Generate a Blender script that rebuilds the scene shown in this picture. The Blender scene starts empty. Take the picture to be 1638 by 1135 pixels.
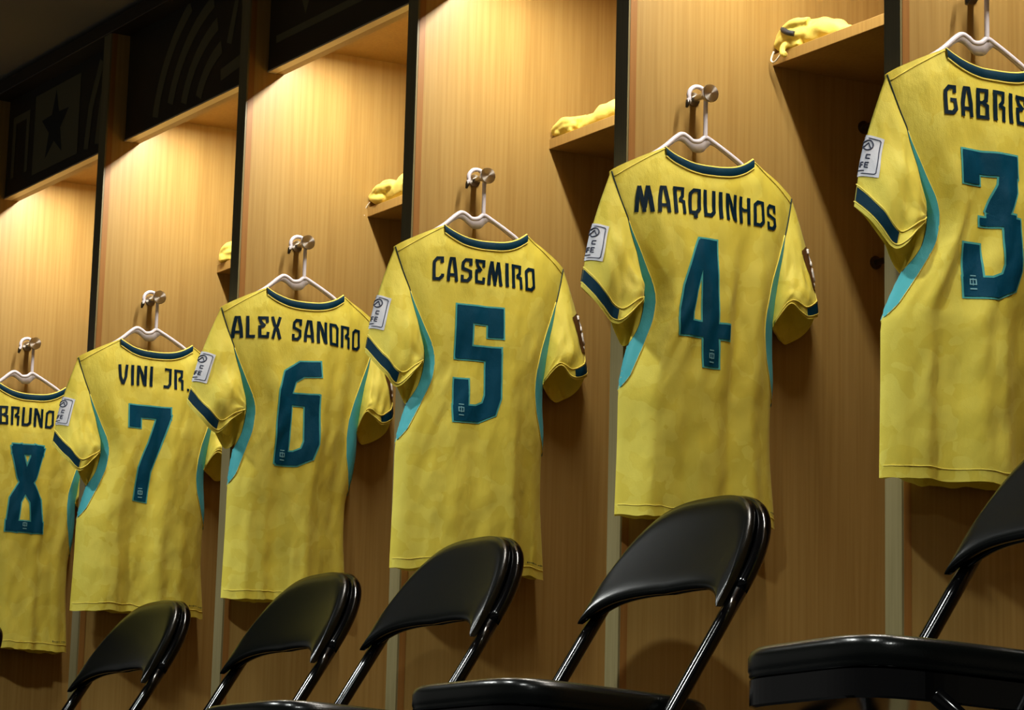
import bpy, bmesh, math, random
from mathutils import Vector, Matrix, noise

scene = bpy.context.scene
COL = scene.collection

# ------------------------------------------------------------------ camera
W = 0.84                                   # locker pitch, metres
cam_data = bpy.data.cameras.new('camera')
cam = bpy.data.objects.new('camera', cam_data)
COL.objects.link(cam)
RX = Vector((0.5218648216386225, 0.8528399478643188, 0.017920135682347252)).normalized()
RD = Vector((-0.18719181961277453, 0.1349903811032833, -0.9730040183265649)).normalized()
RF = Vector((-0.8322357422065831, 0.5044220656715692, 0.23009139283658014)).normalized()
m = Matrix(((RX.x, -RD.x, -RF.x, 4.81984487717765 * W),
            (RX.y, -RD.y, -RF.y, -3.5395079437873 * W),
            (RX.z, -RD.z, -RF.z, 0.10),
            (0, 0, 0, 1)))
cam.matrix_world = m
cam_data.sensor_width = 36.0
cam_data.sensor_fit = 'HORIZONTAL'
cam_data.lens = 5095.249 / 1638 * 36.0
cam_data.shift_x = (819 - 974.494) / 1638
cam_data.shift_y = (245.424 - 567.5) / 1638
cam_data.clip_start = 0.05
scene.camera = cam

# ------------------------------------------------------------------ world and exposure
world = bpy.data.worlds.new('room_air')
scene.world = world
world.use_nodes = True
bg = world.node_tree.nodes['Background']
bg.inputs['Color'].default_value = (0.98, 0.96, 0.88, 1)
bg.inputs['Strength'].default_value = 0.07

scene.view_settings.view_transform = 'Standard'
scene.view_settings.look = 'None'
scene.view_settings.gamma = 1.0
scene.view_settings.exposure = 0.42
LAMP = 162.0        # strength of the light strips over the stalls
ROOM = 92.0        # strength of the round ceiling lights of the room

# ------------------------------------------------------------------ materials
def lin(r, g, b):
    f = lambda c: (c / 255 / 12.92) if c <= 10 else ((c / 255 + 0.055) / 1.055) ** 2.4
    return (f(r), f(g), f(b), 1)

def mat(name, col, rough=0.5, metal=0.0, spec=0.5, coat=0.0):
    mt = bpy.data.materials.new(name)
    mt.use_nodes = True
    b = mt.node_tree.nodes['Principled BSDF']
    b.inputs['Base Color'].default_value = col
    b.inputs['Roughness'].default_value = rough
    b.inputs['Metallic'].default_value = metal
    b.inputs['Specular IOR Level'].default_value = spec
    b.inputs['Coat Weight'].default_value = coat
    return mt

def N(mt, t): return mt.node_tree.nodes.new(t)
def L(mt, a, b): mt.node_tree.links.new(a, b)
def BS(mt): return mt.node_tree.nodes['Principled BSDF']

def ramp(mt, fac, stops):
    r = N(mt, 'ShaderNodeValToRGB')
    cr = r.color_ramp
    while len(cr.elements) < len(stops): cr.elements.new(0.5)
    for e, (p, c) in zip(cr.elements, stops):
        e.position = p; e.color = c
    L(mt, fac, r.inputs['Fac'])
    return r.outputs['Color']

def wood(name, c0, c1, c2, rough=0.42, sc=1.0):
    mt = mat(name, c1, rough, spec=0.35)
    tc = N(mt, 'ShaderNodeTexCoord')
    mp = N(mt, 'ShaderNodeMapping'); mp.inputs['Scale'].default_value = (95 * sc, 95 * sc, 2.2 * sc)
    L(mt, tc.outputs['Object'], mp.inputs['Vector'])
    n1 = N(mt, 'ShaderNodeTexNoise'); n1.inputs['Scale'].default_value = 1.6; n1.inputs['Detail'].default_value = 5
    L(mt, mp.outputs['Vector'], n1.inputs['Vector'])
    mp2 = N(mt, 'ShaderNodeMapping'); mp2.inputs['Scale'].default_value = (14, 14, 0.4)
    L(mt, tc.outputs['Object'], mp2.inputs['Vector'])
    n2 = N(mt, 'ShaderNodeTexNoise'); n2.inputs['Scale'].default_value = 1.0; n2.inputs['Detail'].default_value = 3
    L(mt, mp2.outputs['Vector'], n2.inputs['Vector'])
    mx = N(mt, 'ShaderNodeMath'); mx.operation = 'MULTIPLY_ADD'
    L(mt, n1.outputs['Fac'], mx.inputs[0]); mx.inputs[1].default_value = 0.62
    m2 = N(mt, 'ShaderNodeMath'); m2.operation = 'MULTIPLY'; m2.inputs[1].default_value = 0.38
    L(mt, n2.outputs['Fac'], m2.inputs[0]); L(mt, m2.outputs[0], mx.inputs[2])
    c = ramp(mt, mx.outputs[0], [(0.30, c0), (0.5, c1), (0.72, c2)])
    L(mt, c, BS(mt).inputs['Base Color'])
    return mt

M = {}
M['panel'] = wood('oak_veneer', lin(150, 116, 59), lin(163, 130, 70), lin(173, 141, 80))
M['shelf'] = wood('oak_shelf', lin(148, 113, 56), lin(162, 127, 67), lin(172, 138, 75))
M['lipping'] = wood('oak_lipping', lin(138, 92, 42), lin(150, 103, 49), lin(160, 113, 57))
M['cap'] = wood('grey_oak_edge', lin(112, 102, 66), lin(130, 118, 80), lin(142, 130, 92), rough=0.35)
M['back'] = wood('oak_back', lin(124, 84, 36), lin(142, 100, 48), lin(156, 114, 58))
M['door'] = mat('dark_door', lin(58, 50, 36), 0.32, spec=0.3)
M['graphic'] = mat('door_print', lin(112, 104, 70), 0.5, spec=0.3)
M['graphic_dark'] = mat('door_print_dark', lin(30, 30, 22), 0.5, spec=0.3)
M['door_edge'] = mat('door_edge', lin(226, 206, 168), 0.35, spec=0.4)
M['header'] = mat('header_board', lin(58, 46, 30), 0.5, spec=0.3)
M['ceiling'] = mat('ceiling_paint', lin(160, 152, 136), 0.9, spec=0.1)
M['floor'] = mat('floor_carpet', lin(38, 40, 42), 0.95, spec=0.1)
M['housing'] = mat('lamp_housing', lin(210, 205, 195), 0.4, 0.0)
M['steel'] = mat('brushed_steel', lin(186, 180, 170), 0.28, 1.0)
tg = N(M['steel'], 'ShaderNodeTangent'); tg.direction_type = 'RADIAL'; tg.axis = 'X'
L(M['steel'], tg.outputs['Tangent'], BS(M['steel']).inputs['Tangent'])
BS(M['steel']).inputs['Anisotropic'].default_value = 0.85
M['dark_steel'] = mat('dark_steel', lin(110, 104, 96), 0.3, 1.0)
M['plastic'] = mat('white_plastic', lin(226, 220, 228), 0.35, spec=0.5)
M['rubber'] = mat('black_rubber', lin(14, 14, 14), 0.8)
M['frame'] = mat('black_enamel', lin(4, 4, 5), 0.13, spec=0.3)
M['chrome'] = mat('chrome_rivet', lin(190, 190, 190), 0.2, 1.0)

def vinyl():
    mt = mat('black_vinyl', lin(6, 8, 7), 0.24, spec=0.3)
    tc = N(mt, 'ShaderNodeTexCoord')
    v = N(mt, 'ShaderNodeTexVoronoi'); v.inputs['Scale'].default_value = 420
    L(mt, tc.outputs['Object'], v.inputs['Vector'])
    b = N(mt, 'ShaderNodeBump'); b.inputs['Strength'].default_value = 0.08; b.inputs['Distance'].default_value = 0.001
    L(mt, v.outputs['Distance'], b.inputs['Height']); L(mt, b.outputs['Normal'], BS(mt).inputs['Normal'])
    return mt
M['vinyl'] = vinyl()

def cloth(name, c0, c1, trans=0.18, pattern=True, rough=0.62):
    mt = mat(name, c1, rough, spec=0.3 if trans else 0.12)
    b = BS(mt)
    b.inputs['Sheen Weight'].default_value = 0.05 if trans else 0.0
    tc = N(mt, 'ShaderNodeTexCoord')
    if pattern:
        v = N(mt, 'ShaderNodeTexVoronoi'); v.inputs['Scale'].default_value = 26
        n0 = N(mt, 'ShaderNodeTexNoise'); n0.inputs['Scale'].default_value = 14; n0.inputs['Detail'].default_value = 2
        L(mt, tc.outputs['Object'], n0.inputs['Vector'])
        ad = N(mt, 'ShaderNodeVectorMath'); ad.operation = 'MULTIPLY_ADD'
        L(mt, n0.outputs['Color'], ad.inputs[0]); ad.inputs[1].default_value = (0.12, 0.12, 0.12)
        L(mt, tc.outputs['Object'], ad.inputs[2])
        L(mt, ad.outputs[0], v.inputs['Vector'])
        sep = N(mt, 'ShaderNodeSeparateColor'); L(mt, v.outputs['Color'], sep.inputs[0])
        c = ramp(mt, sep.outputs[0], [(0.1, c0), (0.9, c1)])
        L(mt, c, b.inputs['Base Color'])
        col_out = c
    else:
        col_out = None
    nz = N(mt, 'ShaderNodeTexNoise'); nz.inputs['Scale'].default_value = 900; nz.inputs['Detail'].default_value = 1
    L(mt, tc.outputs['Object'], nz.inputs['Vector'])
    n2 = N(mt, 'ShaderNodeTexNoise'); n2.inputs['Scale'].default_value = 34; n2.inputs['Detail'].default_value = 4
    mp = N(mt, 'ShaderNodeMapping'); mp.inputs['Scale'].default_value = (1, 1, 0.5)
    L(mt, tc.outputs['Object'], mp.inputs['Vector']); L(mt, mp.outputs['Vector'], n2.inputs['Vector'])
    b1 = N(mt, 'ShaderNodeBump'); b1.inputs['Strength'].default_value = 0.25; b1.inputs['Distance'].default_value = 0.0015
    L(mt, nz.outputs['Fac'], b1.inputs['Height'])
    b2 = N(mt, 'ShaderNodeBump'); b2.inputs['Strength'].default_value = 0.5; b2.inputs['Distance'].default_value = 0.006
    L(mt, n2.outputs['Fac'], b2.inputs['Height']); L(mt, b1.outputs['Normal'], b2.inputs['Normal'])
    L(mt, b2.outputs['Normal'], b.inputs['Normal'])
    if trans > 0:
        out = [n for n in mt.node_tree.nodes if n.type == 'OUTPUT_MATERIAL'][0]
        tr = N(mt, 'ShaderNodeBsdfTranslucent'); tr.inputs['Color'].default_value = c1
        if col_out: L(mt, col_out, tr.inputs['Color'])
        ms = N(mt, 'ShaderNodeMixShader'); ms.inputs[0].default_value = trans
        L(mt, b.outputs[0], ms.inputs[1]); L(mt, tr.outputs[0], ms.inputs[2])
        L(mt, ms.outputs[0], out.inputs['Surface'])
    return mt

M['jersey'] = cloth('yellow_jersey_knit', lin(232, 213, 76), lin(240, 225, 94), trans=0.10)
M['piping'] = cloth('yellow_piping', lin(235, 216, 96), lin(238, 221, 104), trans=0, pattern=False)
M['stripe'] = cloth('teal_knit', lin(70, 174, 186), lin(76, 180, 190), trans=0.1, pattern=False)
M['navy'] = cloth('deep_teal_rib', lin(0, 48, 66), lin(2, 46, 64), trans=0, pattern=False)
M['number'] = cloth('deep_teal_print', lin(0, 66, 92), lin(2, 68, 94), trans=0, pattern=False, rough=0.5)
M['outline'] = cloth('teal_print', lin(70, 170, 170), lin(84, 176, 172), trans=0, pattern=False, rough=0.5)
M['letter'] = cloth('dark_print', lin(4, 30, 44), lin(4, 32, 48), trans=0, pattern=False, rough=0.5)
M['seam'] = mat('dark_seam', lin(30, 52, 44), 0.8)
M['ghost'] = mat('pale_print', lin(120, 178, 190), 0.6)
M['badge'] = cloth('white_badge', lin(214, 216, 224), lin(220, 222, 230), trans=0, pattern=False)
M['badge_ink'] = mat('badge_ink', lin(60, 66, 88), 0.7)
M['brown_badge'] = cloth('brown_badge', lin(92, 62, 28), lin(98, 66, 30), trans=0, pattern=False)
M['badge_white'] = mat('badge_white', lin(236, 232, 226), 0.6)
M['cloth'] = cloth('yellow_cloth', lin(236, 212, 92), lin(240, 220, 104), trans=0.1, pattern=False)
M['white_cord'] = mat('white_cord', lin(240, 232, 206), 0.7)
M['dark_strap'] = mat('dark_strap', lin(36, 38, 44), 0.6)

def emit(name, col, s):
    mt = bpy.data.materials.new(name); mt.use_nodes = True
    nt = mt.node_tree
    nt.nodes.remove(nt.nodes['Principled BSDF'])
    e = nt.nodes.new('ShaderNodeEmission'); e.inputs['Color'].default_value = col; e.inputs['Strength'].default_value = s
    nt.links.new(e.outputs[0], [n for n in nt.nodes if n.type == 'OUTPUT_MATERIAL'][0].inputs['Surface'])
    return mt
M['strip'] = emit('led_diffuser', (1.0, 0.95, 0.85, 1), LAMP)
M['downlight'] = emit('downlight_diffuser', (0.96, 1.0, 0.96, 1), 12.0)

# ------------------------------------------------------------------ helpers
class MB:
    def __init__(s): s.v = []; s.f = []
    def grid(s, fn, nu, nv, closed_u=False):
        b = len(s.v)
        for j in range(nv + 1):
            for i in range(nu if closed_u else nu + 1):
                s.v.append(tuple(fn(i / nu, j / nv)))
        st = nu if closed_u else nu + 1
        for j in range(nv):
            for i in range(nu):
                a = b + j * st + i; c = b + j * st + (i + 1) % st
                s.f.append((a, c, c + st, a + st))
        return b
    def box(s, x0, x1, y0, y1, z0, z1):
        b = len(s.v)
        for z in (z0, z1):
            for x, y in ((x0, y0), (x1, y0), (x1, y1), (x0, y1)): s.v.append((x, y, z))
        for q in ((0, 3, 2, 1), (4, 5, 6, 7), (0, 1, 5, 4), (1, 2, 6, 5), (2, 3, 7, 6), (3, 0, 4, 7)):
            s.f.append(tuple(b + i for i in q))
    def tube(s, pts, r, n=12, closed=False, caps=True):
        pts = [Vector(p) for p in pts]
        rr = r if isinstance(r, (list, tuple)) else [r] * len(pts)
        b = len(s.v); k = len(pts)
        t0 = (pts[1] - pts[0]).normalized()
        up = Vector((0, 0, 1)) if abs(t0.z) < 0.9 else Vector((1, 0, 0))
        nrm = (up - t0 * up.dot(t0)).normalized()
        for i, p in enumerate(pts):
            if closed: t = (pts[(i + 1) % k] - pts[i - 1]).normalized()
            else: t = (pts[min(i + 1, k - 1)] - pts[max(i - 1, 0)]).normalized()
            nrm = (nrm - t * nrm.dot(t)).normalized()
            bi = t.cross(nrm)
            for j in range(n):
                a = 2 * math.pi * j / n
                s.v.append(tuple(p + (nrm * math.cos(a) + bi * math.sin(a)) * rr[i]))
        for i in range(k if closed else k - 1):
            for j in range(n):
                i2 = (i + 1) % k
                s.f.append((b + i * n + j, b + i * n + (j + 1) % n, b + i2 * n + (j + 1) % n, b + i2 * n + j))
        if caps and not closed:
            s.f.append(tuple(b + j for j in reversed(range(n))))
            s.f.append(tuple(b + (k - 1) * n + j for j in range(n)))
    def lathe(s, prof, origin, axis='x', n=32):
        o = Vector(origin); b = len(s.v)
        for (h, r) in prof:
            for j in range(n):
                a = 2 * math.pi * j / n
                c, d = r * math.cos(a), r * math.sin(a)
                s.v.append(tuple(o + (Vector((h, c, d)) if axis == 'x' else Vector((c, d, h)))))
        for i in range(len(prof) - 1):
            for j in range(n):
                s.f.append((b + i * n + j, b + i * n + (j + 1) % n, b + (i + 1) * n + (j + 1) % n, b + (i + 1) * n + j))
        s.f.append(tuple(b + j for j in reversed(range(n))))
        s.f.append(tuple(b + (len(prof) - 1) * n + j for j in range(n)))
    def build(s, name, m, parent=None, smooth=False, bevel=0, recalc=True, subsurf=0):
        me = bpy.data.meshes.new(name)
        me.from_pydata(s.v, [], s.f)
        if recalc:
            bm = bmesh.new(); bm.from_mesh(me)
            bmesh.ops.recalc_face_normals(bm, faces=bm.faces)
            bm.to_mesh(me); bm.free()
        me.materials.append(m)
        if smooth:
            for p in me.polygons: p.use_smooth = True
        o = bpy.data.objects.new(name, me)
        COL.objects.link(o)
        if parent: o.parent = parent
        if bevel:
            bv = o.modifiers.new('bevel', 'BEVEL'); bv.width = bevel; bv.segments = 2; bv.limit_method = 'ANGLE'
        if subsurf:
            ss = o.modifiers.new('subsurf', 'SUBSURF'); ss.levels = subsurf; ss.render_levels = subsurf
        return o

def thing(name, label, cat, loc=(0, 0, 0), rz=0, group=None):
    o = bpy.data.objects.new(name, None); COL.objects.link(o)
    o.location = loc; o.rotation_euler = (0, 0, rz); o.empty_display_size = 0.1
    tag(o, label, cat, group)
    return o
def tag(o, label=None, cat=None, group=None, kind=None):
    if label: o['label'] = label
    if cat: o['category'] = cat
    if group: o['group'] = group
    if kind: o['kind'] = kind
def copy_tree(o, parent=None):
    c = o.copy(); COL.objects.link(c)
    if parent: c.parent = parent
    for ch in list(o.children): copy_tree(ch, c)
    return c
def lerp(a, b, t): return a + (b - a) * t
def interp(tab, x):            # tab sorted by descending first entry
    if x >= tab[0][0]: return tab[0][1]
    for (a, p), (b, q) in zip(tab, tab[1:]):
        if x >= b: return lerp(q, p, (x - b) / (a - b))
    return tab[-1][1]
def smooth(tab, x):            # softened table lookup
    return (interp(tab, x - 0.02) + 2 * interp(tab, x) + interp(tab, x + 0.02)) / 4

# ------------------------------------------------------------------ room
fl = MB(); fl.box(-7.5, 6.0, -5.0, 1.0, -0.05, 0.0)
tag(fl.build('floor', M['floor']), kind='structure')
ce = MB(); ce.box(-7.5, 6.0, -5.0, 0.85, 2.292, 2.34)
tag(ce.build('ceiling', M['ceiling']), kind='structure')
wb = MB(); wb.box(-7.5, 6.0, 0.72, 0.80, 0.0, 2.292)
tag(wb.build('wall_back', M['ceiling']), kind='structure')
hd_ = MB(); hd_.box(-6.0, 1.0, -0.004, 0.10, 2.245, 2.281)
tag(hd_.build('trim_1', M['header'], bevel=0.002), kind='structure')

# ------------------------------------------------------------------ locker stalls
T = 0.044          # partition thickness
DEPTH = 0.70
ZD = 1.968         # underside of the cabinet rail
def make_stall():
    r = thing('locker_stall', 'x', 'locker')
    a = MB(); a.box(0, T, 0.018, DEPTH, 0, 2.245); a.build('partition_panel', M['panel'], r)
    a = MB(); a.box(0, T, 0.0, 0.004, 0, 2.245); a.build('front_edge', M['cap'], r)
    a = MB(); a.box(0.0, T + 0.0006, 0.004, 0.018, 0, 2.245); a.build('edge_lipping', M['lipping'], r)
    a = MB(); a.box(T, W, DEPTH - 0.016, DEPTH, 0, 2.245); a.build('back_panel', M['back'], r)
    a = MB(); a.box(T, W, 0.323, DEPTH - 0.016, 1.660, 1.682); a.build('shelf', M['shelf'], r, bevel=0.001)
    a = MB(); a.box(T, W, 0.059, DEPTH - 0.016, 2.041, 2.060); a.build('cabinet_base', M['shelf'], r)
    a = MB(); a.box(T, W, 0.072, 0.094, ZD, 2.041); a.build('light_rail', M['shelf'], r, bevel=0.001)
    s = MB(); s.box(T + 0.11, W - 0.11, 0.140, 0.172, 2.030, 2.041)
    so = s.build('light_strip', M['housing'], r)
    s = MB(); s.v = [(T + 0.113, 0.143, 2.0295), (W - 0.113, 0.143, 2.0295), (W - 0.113, 0.169, 2.0295), (T + 0.113, 0.169, 2.0295)]
    s.f = [(0, 3, 2, 1)]
    s.build('led_diffuser', M['strip'], so, recalc=False)
    a = MB(); a.box(T + 0.001, W - 0.001, 0.052, 0.072, ZD + 0.0035, 2.245); dr = a.build('cabinet_door', M['door'], r)
    a = MB(); a.box(T + 0.001, W - 0.001, 0.0505, 0.0722, ZD - 0.0005, ZD + 0.0035); a.build('door_edge_strip', M['door_edge'], dr)
    return r, dr

def poly_strip(mb, pts, w, y):
    """stroke of width w in the x-z plane at depth y"""
    P = [Vector((p[0], p[1])) for p in pts]
    L_, R_ = offset_line(P, w)
    b = len(mb.v)
    for a, c in zip(L_, R_):
        mb.v.append((a.x, y, a.y)); mb.v.append((c.x, y, c.y))
    for i in range(len(P) - 1):
        mb.f.append((b + 2 * i, b + 2 * i + 1, b + 2 * i + 3, b + 2 * i + 2))

def offset_line(P, w, ext=0.0):
    n = len(P)
    P = [p.copy() for p in P]
    if ext:
        P[0] -= (P[1] - P[0]).normalized() * ext
        P[-1] += (P[-1] - P[-2]).normalized() * ext
    Ls, Rs = [], []
    for i in range(n):
        if i == 0: d = (P[1] - P[0]).normalized(); sc = 1
        elif i == n - 1: d = (P[-1] - P[-2]).normalized(); sc = 1
        else:
            d1 = (P[i] - P[i - 1]).normalized(); d2 = (P[i + 1] - P[i]).normalized()
            d = (d1 + d2)
            d = d.normalized() if d.length > 1e-6 else d1
            sc = 1 / max(0.55, d.dot(d1))
        nn = Vector((-d.y, d.x)) * (w / 2 * sc)
        Ls.append(P[i] + nn); Rs.append(P[i] - nn)
    return Ls, Rs

def door_art(dr, kind):
    """printed shapes on the dark cabinet doors; x measured from the left partition"""
    y = 0.0512
    a = MB(); d = MB()
    z0, z1 = ZD + 0.02, 2.24
    X0, X1 = T + 0.02, W - 0.02
    if kind == 'arcs':
        for k in range(4):
            r = 0.20 + 0.085 * k
            pts = [(X0 + 0.62 - r * math.cos(t), z0 - 0.05 + r * 0.8 * math.sin(t)) for t in [0.15 + i * 0.09 for i in range(13)]]
            pts = [p for p in pts if z0 < p[1] < z1 and X0 < p[0] < X1]
            if len(pts) > 1: poly_strip(a, pts, 0.036, y)
        poly_strip(a, [(X1 - 0.16, z0 + 0.10), (X1 - 0.11, z1 - 0.01), (X1 - 0.03, z0 + 0.06)], 0.03, y)
        poly_strip(a, [(X1 - 0.20, z0 + 0.03), (X1 - 0.03, z0 + 0.05)], 0.03, y)
    elif kind == 'star':
        cx, cz = X0 + 0.33, z0 + 0.12
        pts = []
        for i in range(10):
            r = 0.10 if i % 2 == 0 else 0.042
            t = math.pi / 2 + i * math.pi / 5
            pts.append((cx + r * math.cos(t), y - 0.0004, cz + r * math.sin(t)))
        poly_strip(a, [(X0 + 0.18, z0 + 0.12), (X0 + 0.50, z0 + 0.12)], 0.22, y)
        b = len(d.v); d.v += [(cx, y - 0.0004, cz)] + pts
        for i in range(10): d.f.append((b, b + 1 + i, b + 1 + (i + 1) % 10))
        for k in range(3):
            poly_strip(a, [(X0 + 0.56 + 0.075 * k, z0 + 0.01), (X0 + 0.58 + 0.075 * k, z0 + 0.12), (X0 + 0.64 + 0.06 * k, z1 - 0.02)], 0.032, y)
        poly_strip(a, [(X0 + 0.03, z0 + 0.03), (X0 + 0.03, z1 - 0.06), (X0 + 0.13, z1 - 0.06), (X0 + 0.13, z0 + 0.03)], 0.022, y)
    else:
        for k in range(4):
            x = X0 + 0.10 + 0.17 * k
            poly_strip(a, [(x, z1 - 0.01), (x + 0.07, z0 + 0.10), (x + 0.14, z1 - 0.01)], 0.026, y)
            b = len(d.v); d.v += [(x + 0.03, y - 0.0004, z1 - 0.03), (x + 0.11, y - 0.0004, z1 - 0.03), (x + 0.07, y - 0.0004, z0 + 0.13)]
            d.f.append((b, b + 1, b + 2))
        poly_strip(a, [(X0 + 0.02, z0 + 0.05), (X1 - 0.02, z0 + 0.05)], 0.018, y)
    g = a.build('door_graphic', M['graphic'], dr, recalc=False)
    if d.v: d.build('graphic_inset', M['graphic_dark'], dr, recalc=False)

def coat_hook(parent, y, z, m='steel', big=True):
    s = 1.0 if big else 0.8
    a = MB(); a.lathe([(0, 0.013 * s), (0.003, 0.013 * s), (0.004, 0.0062 * s), (0.040, 0.0062 * s), (0.046, 0.008 * s)], (T, y, z), 'x', 28)
    h = a.build('coat_hook', M[m], parent, smooth=False)
    a = MB(); a.lathe([(0.044, 0.008 * s), (0.047, 0.0135 * s), (0.057, 0.0170 * s), (0.0605, 0.0170 * s), (0.0615, 0.0162 * s)], (T, y, z), 'x', 36)
    a.build('hook_knob', M[m], h, smooth=False)
    return h

stall_names = {3: 'wooden locker stall at the right edge, behind the yellow jersey with number 3',
               4: 'wooden locker stall behind the yellow jersey with number 4',
               5: 'wooden locker stall behind the yellow jersey with number 5',
               6: 'wooden locker stall behind the yellow jersey with number 6',
               7: 'wooden locker stall behind the yellow jersey with number 7',
               8: 'wooden locker stall at the left edge, behind the yellow jersey with number 8'}
HY, HZ = 0.1442, 1.5677
stalls = {}
proto, pdoor = make_stall()
for k in range(3, 9):
    s = proto if k == 3 else copy_tree(proto)
    stalls[k] = s
    s.location = (-(k - 3) * W, 0, 0)
    s['label'] = stall_names[k]
    s['group'] = 'row of wooden locker stalls'
for k in range(3, 9):
    s = stalls[k]
    dr = [c for c in s.children if c.name.startswith('cabinet_door')][0]
    door_art(dr, {3: 'zig', 4: 'star', 5: 'arcs', 6: 'zig', 7: 'arcs', 8: 'star'}[k])
    coat_hook(s, HY, HZ)
    coat_hook(s, 0.535, 1.570, 'dark_steel')
    if k == 4: coat_hook(s, 0.563, 1.308, 'dark_steel')
a = MB(); a.box(W, W + T, 0.0, DEPTH, 0, 2.245); a.build('end_panel', M['panel'], stalls[3])

# ------------------------------------------------------------------ hangers
def arc(c, r, a0, a1, n):
    return [(c[0] + r * math.cos(math.radians(lerp(a0, a1, i / n))), c[1] + r * math.sin(math.radians(lerp(a0, a1, i / n)))) for i in range(n + 1)]
def bez(pts, n=8):
    """Catmull-Rom through pts"""
    P = [Vector(p) for p in pts]
    out = []
    for i in range(len(P) - 1):
        p0 = P[max(i - 1, 0)]; p1 = P[i]; p2 = P[i + 1]; p3 = P[min(i + 2, len(P) - 1)]
        for j in range(n):
            t = j / n
            out.append(0.5 * ((2 * p1) + (p2 - p0) * t + (2 * p0 - 5 * p1 + 4 * p2 - p3) * t * t + (3 * p1 - p0 - 3 * p2 + p3) * t ** 3))
    out.append(P[-1])
    return out
def make_hanger():
    # local frame: origin under the knob axis, y along the wall panel, z up, x away from the panel
    r = thing('coat_hanger', 'x', 'hanger')
    hk = MB()
    cx, cz = -0.0095, -0.0080
    pts = [(0, 0.0085, -0.092), (0, 0.0085, -0.07), (0, 0.0085, -0.04), (0, 0.0088, -0.018)]
    pts += [(0, p[0], p[1]) for p in arc((cx, cz - 0.005), 0.0195, 10, 195, 14)]
    pts += [(0, -0.031, -0.026)]
    hk.tube(bez(pts, 3), 0.0043, 12)
    hook = hk.build('hanger_hook', M['plastic'], r, smooth=True)
    tp = MB(); tp.tube([(0, -0.0302, -0.022), (0, -0.0312, -0.028), (0, -0.0335, -0.036)], [0.0045, 0.0045, 0.0024], 10)
    tp.build('hook_tip', M['dark_steel'], hook, smooth=True)
    ar = MB()
    top = bez([(0, -0.175, -0.176), (0, -0.095, -0.128), (0, -0.056, -0.096), (0, -0.042, -0.0885), (0, -0.030, -0.0925), (0, -0.019, -0.0985), (0, -0.004, -0.0965), (0, 0.0085, -0.088), (0, 0.026, -0.0945), (0, 0.078, -0.1215), (0, 0.105, -0.140), (0, 0.165, -0.178)], 8)
    ar.tube(top, 0.0047, 10)
    low = bez([(0, -0.170, -0.182), (0, -0.095, -0.135), (0, -0.056, -0.105), (0, -0.040, -0.1035), (0, -0.026, -0.1125), (0, -0.015, -0.1185), (0, 0.002, -0.1165), (0, 0.014, -0.105), (0, 0.028, -0.1015), (0, 0.078, -0.1285), (0, 0.105, -0.147), (0, 0.160, -0.184)], 8)
    b = len(ar.v)
    for t, l in zip(top, low):
        for x in (0.0022, -0.0022):
            ar.v.append((x, t.y, t.z)); ar.v.append((x, l.y, l.z))
    n = len(top)
    for i in range(n - 1):
        o = b + 4 * i
        ar.f.append((o, o + 1, o + 5, o + 4)); ar.f.append((o + 2, o + 6, o + 7, o + 3)); ar.f.append((o + 1, o + 3, o + 7, o + 5))
    ar.build('hanger_arms', M['plastic'], r, smooth=True)
    return r
hp_ = make_hanger()
HX = T + 0.036
for k in range(3, 9):
    h = hp_ if k == 3 else copy_tree(hp_)
    h.location = (-(k - 3) * W + HX, HY - 0.004, HZ + 0.0085)
    h['label'] = 'white plastic coat hanger holding the yellow jersey with number %d' % k
    h['group'] = 'white coat hangers on the locker hooks'

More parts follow.
